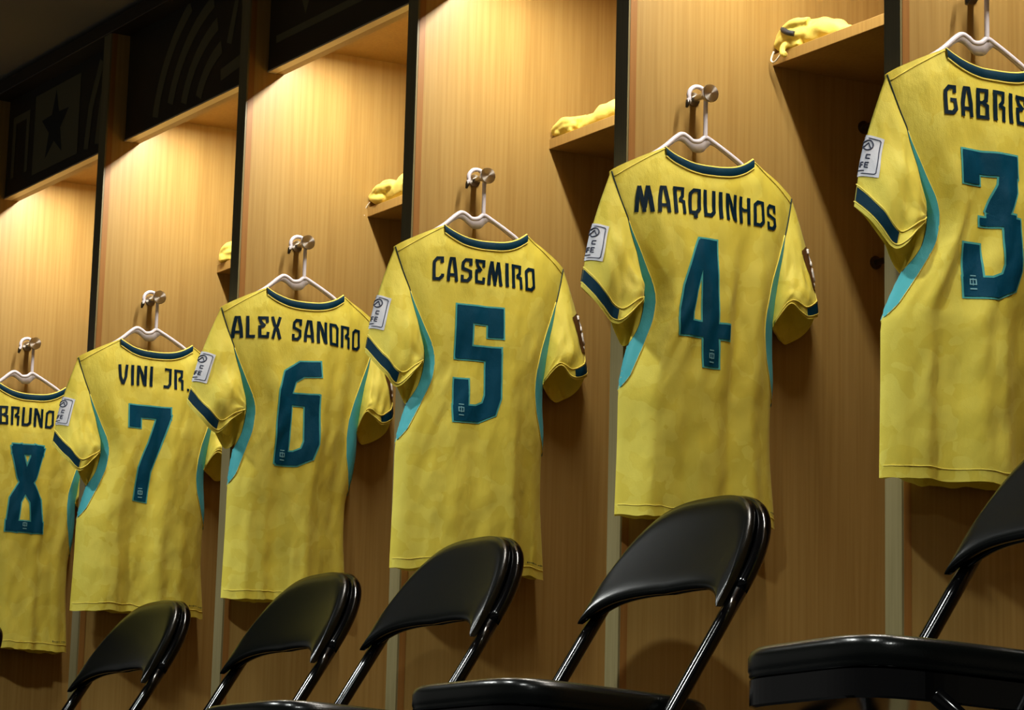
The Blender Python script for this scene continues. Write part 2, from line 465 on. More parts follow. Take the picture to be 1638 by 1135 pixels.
# ------------------------------------------------------------------ lettering
GL = {
 'A': (0.50, [([(0.07, 0), (0.10, 0.45), (0.19, 0.97)], .14), ([(0.43, 0), (0.40, 0.45), (0.31, 0.97)], .14), ([(0.1, 0.27), (0.4, 0.27)], .12), ([(0.13, 0.93), (0.37, 0.93)], .14)]),
 'B': (0.50, [([(0.08, 0), (0.08, 1)], .14), ([(0.02, 0.94), (0.42, 0.94)], .12), ([(0.40, 1.0), (0.37, 0.62), (0.25, 0.53)], .13), ([(0.08, 0.53), (0.30, 0.53)], .11), ([(0.25, 0.53), (0.41, 0.44), (0.42, 0.0)], .13), ([(0.02, 0.06), (0.42, 0.06)], .12)]),
 'C': (0.48, [([(0.41, 0.74), (0.41, 0.93), (0.22, 0.93), (0.09, 0.78), (0.07, 0.07), (0.28, 0.07), (0.41, 0.2), (0.41, 0.28)], .13)]),
 'D': (0.50, [([(0.08, 0), (0.08, 1)], .14), ([(0.02, 0.94), (0.34, 0.94), (0.43, 0.82), (0.43, 0.06), (0.02, 0.06)], .13)]),
 'E': (0.46, [([(0.40, 0.70), (0.40, 0.93), (0.0, 0.93)], .13), ([(0.07, 0.97), (0.12, 0.74), (0.30, 0.54)], .13), ([(0.26, 0.55), (0.07, 0.52), (0.07, 0.07), (0.40, 0.07), (0.42, 0.28)], .13)]),
 'G': (0.50, [([(0.43, 0.74), (0.43, 0.93), (0.22, 0.93), (0.09, 0.78), (0.07, 0.07), (0.30, 0.07), (0.43, 0.2), (0.43, 0.50), (0.25, 0.50)], .13)]),
 'H': (0.50, [([(0.08, 0), (0.08, 1)], .14), ([(0.42, 0), (0.42, 1)], .14), ([(0.08, 0.60), (0.22, 0.50), (0.42, 0.54)], .11)]),
 'I': (0.20, [([(0.10, 0), (0.10, 1)], .15)]),
 'J': (0.44, [([(0.06, 0.94), (0.36, 0.94)], .12), ([(0.36, 1.0), (0.36, 0.22), (0.26, 0.07), (0.02, 0.07)], .14)]),
 'L': (0.42, [([(0.08, 1), (0.08, 0.07), (0.40, 0.07)], .14)]),
 'M': (0.64, [([(0.06, 0), (0.10, 0.55), (0.17, 0.98)], .14), ([(0.17, 0.98), (0.31, 0.16)], .14), ([(0.33, 0.16), (0.46, 0.98)], .14), ([(0.46, 0.98), (0.53, 0.55), (0.58, 0)], .14), ([(0.315, 0.0), (0.32, 0.4)], .13)]),
 'N': (0.52, [([(0.08, 0), (0.08, 1)], .14), ([(0.44, 0), (0.44, 1)], .14), ([(0.10, 0.98), (0.26, 0.62), (0.40, 0.06)], .14)]),
 'O': (0.50, [([(0.30, 0.07), (0.07, 0.07), (0.09, 0.80), (0.22, 0.93), (0.43, 0.93), (0.43, 0.22), (0.30, 0.07), (0.2, 0.07)], .13)]),
 'Q': (0.50, [([(0.30, 0.10), (0.07, 0.10), (0.09, 0.80), (0.22, 0.93), (0.43, 0.93), (0.43, 0.24), (0.30, 0.10), (0.2, 0.10)], .13), ([(0.27, 0.12), (0.27, -0.10)], .16)]),
 'R': (0.50, [([(0.08, 0), (0.08, 1)], .14), ([(0.0, 0.94), (0.44, 0.94)], .12), ([(0.40, 1.0), (0.38, 0.66), (0.24, 0.50)], .13), ([(0.22, 0.52), (0.42, 0.46), (0.41, 0.0)], .13)]),
 'S': (0.48, [([(0.41, 0.70), (0.41, 0.93), (0.20, 0.93), (0.09, 0.80), (0.09, 0.58), (0.40, 0.46), (0.41, 0.22), (0.28, 0.07), (0.07, 0.07), (0.07, 0.30)], .13)]),
 'U': (0.50, [([(0.07, 1), (0.07, 0.07), (0.30, 0.07), (0.43, 0.2), (0.43, 1)], .14)]),
 'V': (0.50, [([(0.07, 1), (0.12, 0.4), (0.25, 0.03)], .14), ([(0.43, 1), (0.38, 0.4), (0.25, 0.03)], .14)]),
 'X': (0.50, [([(0.07, 1), (0.18, 0.62), (0.32, 0.42), (0.43, 0)], .14), ([(0.43, 1), (0.32, 0.62), (0.18, 0.42), (0.07, 0)], .14)]),
 '.': (0.18, [([(0.05, 0.06), (0.17, 0.06)], .12)]),
 ' ': (0.30, []),
}
NUM = {
 '3': [([(0, .922), (.45, .922)], .155), ([(.07, .99), (.07, .77)], .14), ([(.375, .96), (.355, .76), (.26, .56)], .15), ([(.14, .515), (.44, .515)], .055), ([(.20, .545), (.40, .545)], .06), ([(.372, .55), (.372, .21), (.33, .105), (.22, .055), (0, .05)], .135), ([(.07, .35), (.07, 0)], .135)],
 '4': [([(.245, .97), (.165, .78), (.10, .60), (.062, .42), (.055, .235)], .115), ([(0, .285), (.463, .285)], .115), ([(.288, 1), (.288, 0)], .14), ([(.20, .95), (.355, .95)], .10)],
 '5': [([(.02, .925), (.45, .925)], .15), ([(.38, 1), (.38, .74)], .14), ([(.09, 1), (.085, .55)], .15), ([(.012, .59), (.43, .59)], .115), ([(.365, .60), (.365, .22), (.33, .11), (.22, .058), (0, .052)], .135), ([(.067, .35), (.067, 0)], .13)],
 '6': [([(.45, .94), (.27, .93), (.15, .85), (.105, .70), (.075, 0)], .14), ([(.08, .63), (.43, .63)], .11), ([(.375, .68), (.37, .22), (.33, .11), (.22, .058), (.02, .055)], .13)],
 '7': [([(0, .94), (.46, .94)], .12), ([(.065, 1), (.065, .77)], .135), ([(.40, .94), (.30, .60), (.20, .33), (.165, 0)], .14)],
 '8': [([(.05, .945), (.43, .945)], .11), ([(.02, .06), (.46, .06)], .12), ([(.10, .99), (.20, .64), (.36, .36), (.395, .0)], .135), ([(.38, .99), (.28, .64), (.12, .36), (.085, .0)], .135)],
}

# ------------------------------------------------------------------ jerseys
ZS = 1.396         # shoulder point height
class Jersey:
    def __init__(s, k, P):
        s.k = k; s.seed = k * 7.31; s.P = P
        s.hem = P.get('hem', 0.765)
        dl, dr_ = P.get('dl', 0.0), P.get('dr', 0.0)
        s.yL = [(ZS, -.058), (1.34, -.052), (1.28, -.040), (1.22, -.018), (1.165, .006), (1.12, .000), (1.06, -.020 + dl * .5), (1.0, -.033 + dl), (.9, -.034 + dl), (s.hem, -.038 + dl)]
        s.yR = [(ZS, .345), (1.34, .340), (1.28, .330), (1.22, .314), (1.15, .296), (1.10, .294), (1.04, .298 + dr_ * .5), (.98, .292 + dr_), (.9, .292 + dr_), (s.hem, .304 + dr_)]
        s.hd = [(ZS, .010), (1.36, .020), (1.30, .029), (1.2, .036), (1.1, .038), (1.0, .038), (.88, .036), (s.hem, .034)]
        s.UA = 1.160   # underarm height
    def top(s, u, front):
        tips = (0.255, 0.735)
        zt = 1.451
        if u <= tips[0]:
            t = u / tips[0]; return lerp(ZS, zt, t ** 0.85)
        if u >= tips[1]:
            t = (1 - u) / (1 - tips[1]); return lerp(ZS, zt + .003, t ** 0.85)
        t = (u - tips[0]) / (tips[1] - tips[0]) * 2 - 1
        drop = 0.075 if front else 0.028
        return zt + .0015 * (t + 1) - drop * (1 - abs(t) ** (2.6 if not front else 2.0))
    def pt(s, q, v):
        """q in [-1,1] back panel, beyond wraps onto the front panel; v 0 top, 1 hem"""
        if q > 1: q2, side = 2 - q, -1.0
        elif q < -1: q2, side = -2 - q, -1.0
        else: q2, side = q, 1.0
        u = (q2 + 1) / 2
        ze = lerp(ZS, s.hem, v)
        yl, yr = smooth(s.yL, ze), smooth(s.yR, ze)
        y = lerp(yl, yr, u)
        tz = s.top(u, side < 0)
        z = lerp(tz, s.hem, v)
        hd = interp(s.hd, ze) * (1.0 if side > 0 else 0.72)
        prof = max(0.0, 1 - abs(q2) ** 3.0) ** 0.6
        win = max(0.0, 1 - q2 ** 4)
        w2 = min(1, v * 3)
        sd = s.seed + (0 if side > 0 else 50)
        f = noise.noise((u * 4.2 + sd, v * 0.55 + sd, 0)) * 0.026 * w2 * (0.5 + 0.6 * v)
        f += noise.noise((u * 9.5 + sd, v * 1.1, 3.1)) * 0.011 * w2
        f += noise.noise((u * 13 - sd, v * 13 + u * 6, 9.1)) * 0.0022
        # drag lines from the armholes towards the waist
        ar = max(0.0, 1 - abs(v - 0.46) / 0.26)
        f += noise.noise((abs(q2) * 7 - v * 9 + sd, v * 2.5 + abs(q2) * 1.5, 4.7)) * 0.010 * ar * abs(q2)
        f += noise.noise((u * 6 + sd, v * 6 + sd, 12.7)) * 0.003 * w2
        x = side * (hd * prof) + f * win * (1.0 if side > 0 else 0.4)
        x += -0.016 * (2 * u - 1) ** 2 * (1 - 0.4 * v)
        if v > 0.9:
            z += noise.noise((u * 16 + sd, 1.7, 2.2)) * 0.005 * (v - 0.9) * 10
            z += noise.noise((u * 5 + sd, 8.7, 2.2)) * 0.005 * (v - 0.9) * 10
        # neck: back panel rides out over the hanger
        if v < 0.12 and side > 0: x += 0.010 * (1 - v / 0.12) * max(0, 1 - (q2 / 0.6) ** 2)
        return Vector((x, y, z))
    def nrm(s, fn, a, b, e=0.004):
        d1 = fn(a + e, b) - fn(a - e, b); d2 = fn(a, min(b + e, 1)) - fn(a, b - e)
        n = d2.cross(d1)
        return n.normalized() if n.length > 1e-9 else Vector((1, 0, 0))
    def off(s, q, v, o):
        p = s.pt(q, v); n = s.nrm(s.pt, q, v)
        return p + n * o
    def inv(s, y, z):
        """back panel parameters of a point given in the y-z plane"""
        v = (ZS - z) / (ZS - s.hem); u = .5
        for _ in range(8):
            ze = lerp(ZS, s.hem, v)
            yl, yr = smooth(s.yL, ze), smooth(s.yR, ze)
            u = (y - yl) / (yr - yl)
            tz = s.top(min(max(u, 0), 1), False)
            v = max(0.0, (tz - z) / (tz - s.hem))
        return u * 2 - 1, v
    # ---- sleeves: e=-1 left, +1 right; t -1..1 (0 = outer fold, + back, - front, |t|=1 inner), w 0 armhole, 1 cuff
    def seamq(s, z):
        return interp([(ZS, .985), (1.36, .955), (1.30, .905), (1.24, .90), (1.19, .92), (1.16, .95)], z)
    def slv(s, e, t, w):
        at = abs(t); front = t < 0
        zz = lerp(ZS, s.UA, at)
        v = (ZS - zz) / (ZS - s.hem)
        qa = s.seamq(zz)
        q = e * (qa if not front else 2 - qa)
        A = s.pt(q, v)
        dz = s.P.get('slz', {}).get(e, 0.0); dy = s.P.get('sly', {}).get(e, 0.0)
        if e < 0:
            O = Vector((-.006, -.119, 1.176)); I = Vector((.008, .006, 1.170))
            Mb = Vector((.036, -.062, 1.110)); Mf = Vector((-.030, -.012, 1.086))
            c3b = Vector((.036, -.025, 1.144)); c3f = Vector((-.026, .018, 1.112))
            c1f = Vector((-.022, -.050, 1.130))
        else:
            O = Vector((-.012, .400, 1.190)); I = Vector((.008, .286, 1.144))
            Mb = Vector((.034, .343, 1.163)); Mf = Vector((-.030, .360, 1.132))
            c3b = Vector((.036, .308, 1.187)); c3f = Vector((-.026, .330, 1.124))
            c1f = Vector((-.024, .386, 1.152))
        Mb = Mb.copy()
        for c in (O, Mb, Mf, c3b, c3f, c1f): c.z += dz; c.y += dy
        Mm = Mf if front else Mb
        # rounded path outer -> middle -> inner
        c1 = c1f if front else O.lerp(Mm, 0.5) + Vector((0.010, e * 0.004, -0.006))
        c3 = c3f if front else c3b
        Bp = [O, c1, Mm, c3, I]
        x = at * 4; i = min(int(x), 3); f = x - i
        p0, p1, p2, p3 = Bp[max(i - 1, 0)], Bp[i], Bp[i + 1], Bp[min(i + 2, 4)]
        B = 0.5 * ((2 * p1) + (p2 - p0) * f + (2 * p0 - 5 * p1 + 4 * p2 - p3) * f * f + (3 * p1 - p0 - 3 * p2 + p3) * f ** 3)
        p = A.lerp(B, w)
        sg = -1 if front else 1
        bl = math.sin(math.pi * min(1, w)) 
        p.x += sg * 0.014 * bl * math.sin(math.pi * at)
        p.y += e * 0.008 * bl * (1 - at)
        sd = s.seed + e * 11
        g = noise.noise((at * 3 + w * 1.3 + sd, w * 1.2 + sd, 1.0 + sg)) * 0.012 + noise.noise((at * 7 + sd, w * 5 - at * 3, 5.0 + sg)) * 0.005
        g += 0.010 * math.exp(-((at - .86) / .10) ** 2) * noise.noise((w * 6 + sd, 2.2, sg))
        p.x += g * min(1, w * 4) * math.sin(math.pi * min(1, at + .05)) 
        p.z += g * 0.5 * min(1, w * 4) * at
        return p
    def soff(s, e, t, w, o):
        a = 0.01
        d1 = s.slv(e, min(t + a, 1), w) - s.slv(e, max(t - a, -1), w); d2 = s.slv(e, t, min(1, w + a)) - s.slv(e, t, max(0, w - a))
        n = d1.cross(d2) * (e)
        n = n.normalized() if n.length > 1e-9 else Vector((1, 0, 0))
        # outward test against the sleeve core
        core = (s.slv(e, 0.5, w) + s.slv(e, -0.5, w)) / 2
        p = s.slv(e, t, w)
        if n.dot(p - core) < 0: n = -n
        return p + n * o

def to_local(mb, o):
    mb.v = [(p[0] - o[0], p[1] - o[1], p[2] - o[2]) for p in mb.v]

def conform_strokes(mb, J, strokes, y0, z0, h, o, grow=0.0, zfun=None, slope=0.0):
    """strokes in unit coordinates -> mesh lying on the back panel"""
    for pts, w in strokes:
        P = [Vector((p[0] * h, p[1] * h)) for p in pts]
        ww = w * h + 2 * grow
        La, Ra = offset_line(P, ww, grow)
        for i in range(len(P) - 1):
            a, b, c, d = La[i], La[i + 1], Ra[i], Ra[i + 1]
            n1 = max(1, math.ceil((P[i + 1] - P[i]).length / 0.005)); n2 = max(1, math.ceil(ww / 0.005))
            def fn(u, v):
                p = a.lerp(b, u).lerp(c.lerp(d, u), v)
                y = y0 + p.x; z = z0 + p.y
                if zfun: z += zfun(y)
                q, vv = J.inv(y, z)
                return J.off(q, vv, o)
            mb.grid(fn, n1, n2)

JP = {
 3: dict(hem=.752, name='GABRIEL', y=(.037, .230), nz=1.340, ny=.089, dl=-.036, dr=-.01, sly={-1: -.006}, slz={-1: -.004}),
 4: dict(hem=.774, name='MARQUINHOS', y=(-.011, .293), nz=1.328, ny=.086, dl=0.0, dr=0.0),
 5: dict(hem=.748, name='CASEMIRO', y=(.021, .257), nz=1.335, ny=.084, dl=-.008, dr=0.004, slz={-1: -.004, 1: -.004}, sly={1: .004}),
 6: dict(hem=.747, name='ALEX SANDRO', y=(-.029, .288), nz=1.334, ny=.086, dl=.012, dr=-.022, slz={-1: -.004, 1: 0}, sly={-1: -.012, 1: -.012}),
 7: dict(hem=.778, name='VINI JR.', y=(.043, .232), nz=1.337, ny=.087, dl=-.004, dr=.006, sly={-1: .006}),
 8: dict(hem=.740, name='BRUNO', y=(.053, .210), nz=1.337, ny=.097, dl=0.0, dr=-.012),
}
jersey_label = {
 3: 'yellow football jersey with number 3, cut off by the right edge',
 4: 'yellow football jersey with number 4 hanging from the hook of its stall',
 5: 'yellow football jersey with number 5 hanging from the hook of its stall',
 6: 'yellow football jersey with number 6 hanging from the hook of its stall',
 7: 'yellow football jersey with number 7 hanging from the hook of its stall',
 8: 'yellow football jersey with number 8, leftmost of the row'}

def make_jersey(k):
    J = Jersey(k, JP[k]); P = JP[k]
    base = (0, 0.14, J.hem)
    X0 = -(k - 3) * W + T + 0.0515
    r = thing('football_jersey', jersey_label[k], 'jersey', (X0, base[1], base[2]), 0, 'yellow jerseys on the locker hooks')
    def B(mb, name, m, parent=r, smooth=True):
        to_local(mb, base)
        return mb.build(name, m, parent, smooth=smooth, recalc=False)
    # body
    nb = 72; nv = 96
    us = sorted(set([i / nb for i in range(nb + 1)]))
    def remap(i):   # put columns on the collar tips
        return i
    b = MB()
    def bf(u, v):
        r_ = lerp(-1, 3, u)
        q = math.sin(math.pi / 2 * r_) if r_ <= 1 else 2 - math.sin(math.pi / 2 * (2 - r_))
        return J.pt(q, v)
    b.grid(bf, nb * 2, nv, closed_u=True)
    # open neck and hem: the tube itself has no caps
    body = B(b, 'jersey_body', M['jersey'])
    # weld the shoulder line
    # collar band on the back neck
    def neckpath(u, dv, o):
        q = lerp(-0.49, 0.47, u)
        tz = J.top((q + 1) / 2, False)
        v = dv / (tz - J.hem)
        return J.off(q, max(v, 0.0), o)
    c = MB(); c.grid(lambda u, v: neckpath(u, lerp(-0.001, 0.0155, v), 0.0028 + 0.0018 * math.sin(math.pi * v)), 40, 4)
    col_ = B(c, 'collar_band', M['navy'])
    c = MB(); c.tube([neckpath(i / 40, -0.001, 0.001) for i in range(41)], 0.0022, 8); B(c, 'collar_piping', M['piping'], col_)
    c = MB(); c.tube([neckpath(i / 40, 0.0175, 0.001) for i in range(41)], 0.0017, 8); B(c, 'collar_piping', M['piping'], col_)
    # inner front neckband, seen through the neck opening
    c = MB()
    def fneck(u, v):
        q = lerp(0.53, -0.51, u); qq = 2 - q
        tz = J.top((q + 1) / 2, True)
        p = J.pt(qq, 0.0); p2 = J.pt(qq, 0.018 / (tz - J.hem))
        return p.lerp(p2, v) + Vector((0.0015, 0, 0))
    c.grid(fneck, 30, 2); B(c, 'front_collar', M['navy'])
    # teal side stripes with a dark seam
    tabs = {
      -1: [(1.295, .905, .903), (1.24, .90, .868), (1.19, .92, .842), (1.15, .945, .832), (1.11, .96, .835), (1.067, 1.02, .868), (1.02, 1.15, .93), (1.00, 1.22, 1.0), (.97, 1.30, 1.13), (.945, 1.36, 1.26)],
       1: [(1.31, .905, .902), (1.24, .90, .83), (1.19, .92, .78), (1.15, .95, .755), (1.11, .965, .755), (1.07, 1.0, .79), (1.03, 1.08, .89), (0.99, 1.22, 1.03), (.96, 1.30, 1.14), (.93, 1.36, 1.26)]}
    for e in (-1, 1):
        tb = tabs[e]
        def edge(z, i): return interp([(a[0], a[i]) for a in tb], z)
        c = MB()
        def sf(u, v):
            z = lerp(tb[0][0], tb[-1][0], v)
            q = e * lerp(edge(z, 1), edge(z, 2), u)
            vv = (ZS - z) / (ZS - J.hem)
            return J.off(q, vv, 0.0020)
        c.grid(sf, 8, 60); st = B(c, 'side_stripe', M['stripe'])
        c = MB()
        pts = []
        for i in range(60):
            z = lerp(ZS - .002, tb[-1][0], i / 59)
            q = J.seamq(z) if z > tb[0][0] else edge(z, 1)
            vv = (ZS - z) / (ZS - J.hem)
            pts.append(J.off(e * q, vv, 0.0008))
        c.tube(pts, 0.0013, 6); B(c, 'seam_cord', M['seam'], st)
        c = MB()
        pts = [J.off(e * edge(z, 2), (ZS - z) / (ZS - J.hem), 0.001) for z in [lerp(tb[0][0], tb[-1][0], i / 40) for i in range(41)]]
        c.tube(pts, 0.0011, 6); B(c, 'edge_piping', M['piping'], st)
        # sleeve
        sl = MB()
        sl.grid(lambda u, w: J.slv(e, lerp(-1, 1, u), w), 64, 36)
        so = B(sl, 'sleeve', M['jersey'])
        cf = MB(); cf.grid(lambda u, w: J.soff(e, lerp(-.55, .48, u), lerp(.855, .955, w), 0.0016), 36, 3)
        cb = B(cf, 'cuff_band', M['navy'], so)
        for w in (.84, .965):
            cp = MB(); cp.tube([J.soff(e, lerp(-.97, .97, i / 50), w, 0.0008) for i in range(51)], 0.0011, 6)
            B(cp, 'cuff_stitching', M['piping'], so)
        # shoulder seam
        # sleeve badge
        w0, hw_, hh_ = (.63, .036, .036) if e < 0 else (.63, .042, .042)
        Pc = J.slv(e, 0.0, w0)
        dPw = (J.slv(e, 0.04, w0 + .1) - J.slv(e, 0.04, w0 - .1)) / .2
        def frame(sg):
            dPt = (J.slv(e, sg * .24, w0) - J.slv(e, sg * .04, w0)) / .2
            g = -dPt.dot(dPw) / dPw.dot(dPw)
            return g, (dPt + dPw * g).length
        fb, ff = frame(1), frame(-1)
        def bp(u, w, o=0.0028):
            a_ = lerp(-hw_, hw_, u) * (1 if e < 0 else -1)
            if e > 0: a_ = lerp(hw_, -hw_, u)
            sg = 1 if a_ >= 0 else -1
            g, ln_ = fb if sg > 0 else ff
            t = a_ / ln_
            return J.soff(e, t, w0 + abs(t) * g + lerp(-hh_, hh_, w) / dPw.length, o)
        bd = MB(); bd.grid(lambda u, w: bp(u, w, 0.0016), 16, 10)
        bo = B(bd, 'sleeve_badge', M['badge'] if e < 0 else M['brown_badge'], so)
        ink = MB()
        def ln(pts, rad):
            full = []
            for (a0, b0), (a1, b1) in zip(pts, pts[1:]):
                for i in range(6): full.append(bp(lerp(a0, a1, i / 6), lerp(b0, b1, i / 6), 0.002))
            full.append(bp(*pts[-1], 0.002)); ink.tube(full, rad, 6)
        if e < 0:
            ln([(.08, .07), (.90, .07), (.93, .10), (.93, .90), (.90, .93), (.08, .93), (.08, .07)], .0008)
            ln([(.62 + .14 * math.cos(a), .24 + .12 * math.sin(a)) for a in [i * math.pi / 8 for i in range(17)]], .0012)
            ln([(.50, .30), (.62, .18), (.70, .30)], .0012)
            ln([(.74, .47), (.64, .47), (.64, .56), (.74, .56)], .0011)
            ln([(.52, .66), (.52, .78)], .0012); ln([(.52, .66), (.60, .66)], .0011); ln([(.52, .72), (.59, .72)], .0011)
            ln([(.74, .66), (.65, .66), (.65, .78), (.74, .78)], .0011); ln([(.65, .72), (.73, .72)], .0011)
            ln([(.50, .86), (.66, .86)], .0010)
            B(ink, 'badge_print', M['badge_ink'], bo)
        else:
            # '2' above '6' with a small cup between and a line of lettering
            ln([(.38, .16), (.42, .08), (.60, .08), (.64, .16), (.62, .26), (.38, .42), (.66, .42)], .0030)
            ln([(.62, .50), (.42, .50), (.38, .58), (.38, .70), (.44, .76), (.60, .76), (.65, .70), (.65, .64), (.60, .60), (.40, .60)], .0030)
            ln([(.52, .12), (.50, .30), (.54, .46), (.52, .70)], .0024)
            for i in range(4): ln([(.36 + .08 * i, .83), (.36 + .08 * i, .89), (.40 + .08 * i, .89), (.40 + .08 * i, .83)], .0009)
            B(ink, 'badge_print', M['badge_white'], bo)
    # yoke stitching from neck to shoulder
    for e in (-1, 1):
        c = MB()
        pts = [J.off(e * lerp(.49, .965, i / 20), lerp(.004, .022, i / 20), 0.0007) for i in range(21)]
        c.tube(pts, 0.0009, 6)
        B(c, 'shoulder_stitching', M['piping'])
    # number
    pc = J.pt(*J.inv(P['ny'] + .05, 1.17))
    ny, nz, h = P['ny'] - .70 * (pc.x - .006), 1.055 - .17 * (pc.x - .010), 0.2345
    c = MB(); conform_strokes(c, J, NUM[str(k)], ny, nz, h, 0.0010, grow=0.0034)
    ol = B(c, 'number_outline', M['outline'])
    c = MB(); conform_strokes(c, J, NUM[str(k)], ny, nz, h, 0.0019)
    no = B(c, 'back_number', M['number'])
    # faint small crest in the foot of the number
    cx = {'3': .07, '4': .288, '5': .067, '6': .085, '7': .165, '8': .24}[str(k)] * h + ny
    c = MB()
    for dx, dz, w_, hh in ((0, .030, .010, .0018), (0, .024, .012, .0018), (-.005, .020, .002, .010), (.005, .020, .002, .010), (0, .020, .0016, .012), (0, .016, .010, .0016), (0, .0085, .011, .0022)):
        def fq(u, v):
            q, vv = J.inv(cx + dx + (u - .5) * w_, nz + dz + (v - .5) * hh)
            return J.off(q, vv, 0.0027)
        c.grid(fq, 1, 1)
    B(c, 'number_crest', M['ghost'], no)
    # name
    y0, y1 = P['y']; hN = 0.0505
    pc = J.pt(*J.inv((y0 + y1) / 2, 1.36)); sh = .30 * (pc.x - .010); y0 -= sh; y1 -= sh
    txt = P['name']; gap = 0.11
    tw = sum(GL[ch][0] for ch in txt) + gap * (len(txt) - 1)
    sx = (y1 - y0) / (tw * hN)
    x = 0
    ymid = (y0 + y1) / 2
    arch = lambda y: -0.26 * (y - ymid) ** 2
    c = MB()
    for ch in txt + ' ':
        if ch == ' ':
            B(c, 'name_lettering', M['letter']); c = MB()
        gw, st = GL[ch]
        st2 = [([((x + p[0]) * sx, p[1]) for p in pts], w) for pts, w in st]
        conform_strokes(c, J, st2, y0, P['nz'], hN, 0.0016, zfun=arch)
        x += gw + gap
    # hem stitching and the tiny print near it
    c = MB()
    pts = [J.off(lerp(-1.4, 1.4, i / 80), 0.972, 0.0004) for i in range(81)]
    c.tube(pts, 0.0007, 6); B(c, 'hem_stitching', M['piping'])
    c = MB()
    rnd = random.Random(k)
    for i in range(11):
        if i in (6,): continue
        def fq(u, v):
            q, vv = J.inv(.250 + P.get('dr', 0) + i * .0042 + u * .0026, J.hem + .027 + (v - .5) * (.0018 if i % 3 else .0034))
            return J.off(q, vv, 0.0014)
        c.grid(fq, 1, 1)
    B(c, 'hem_print', M['seam'])
    return r
for k in range(3, 9): make_jersey(k)

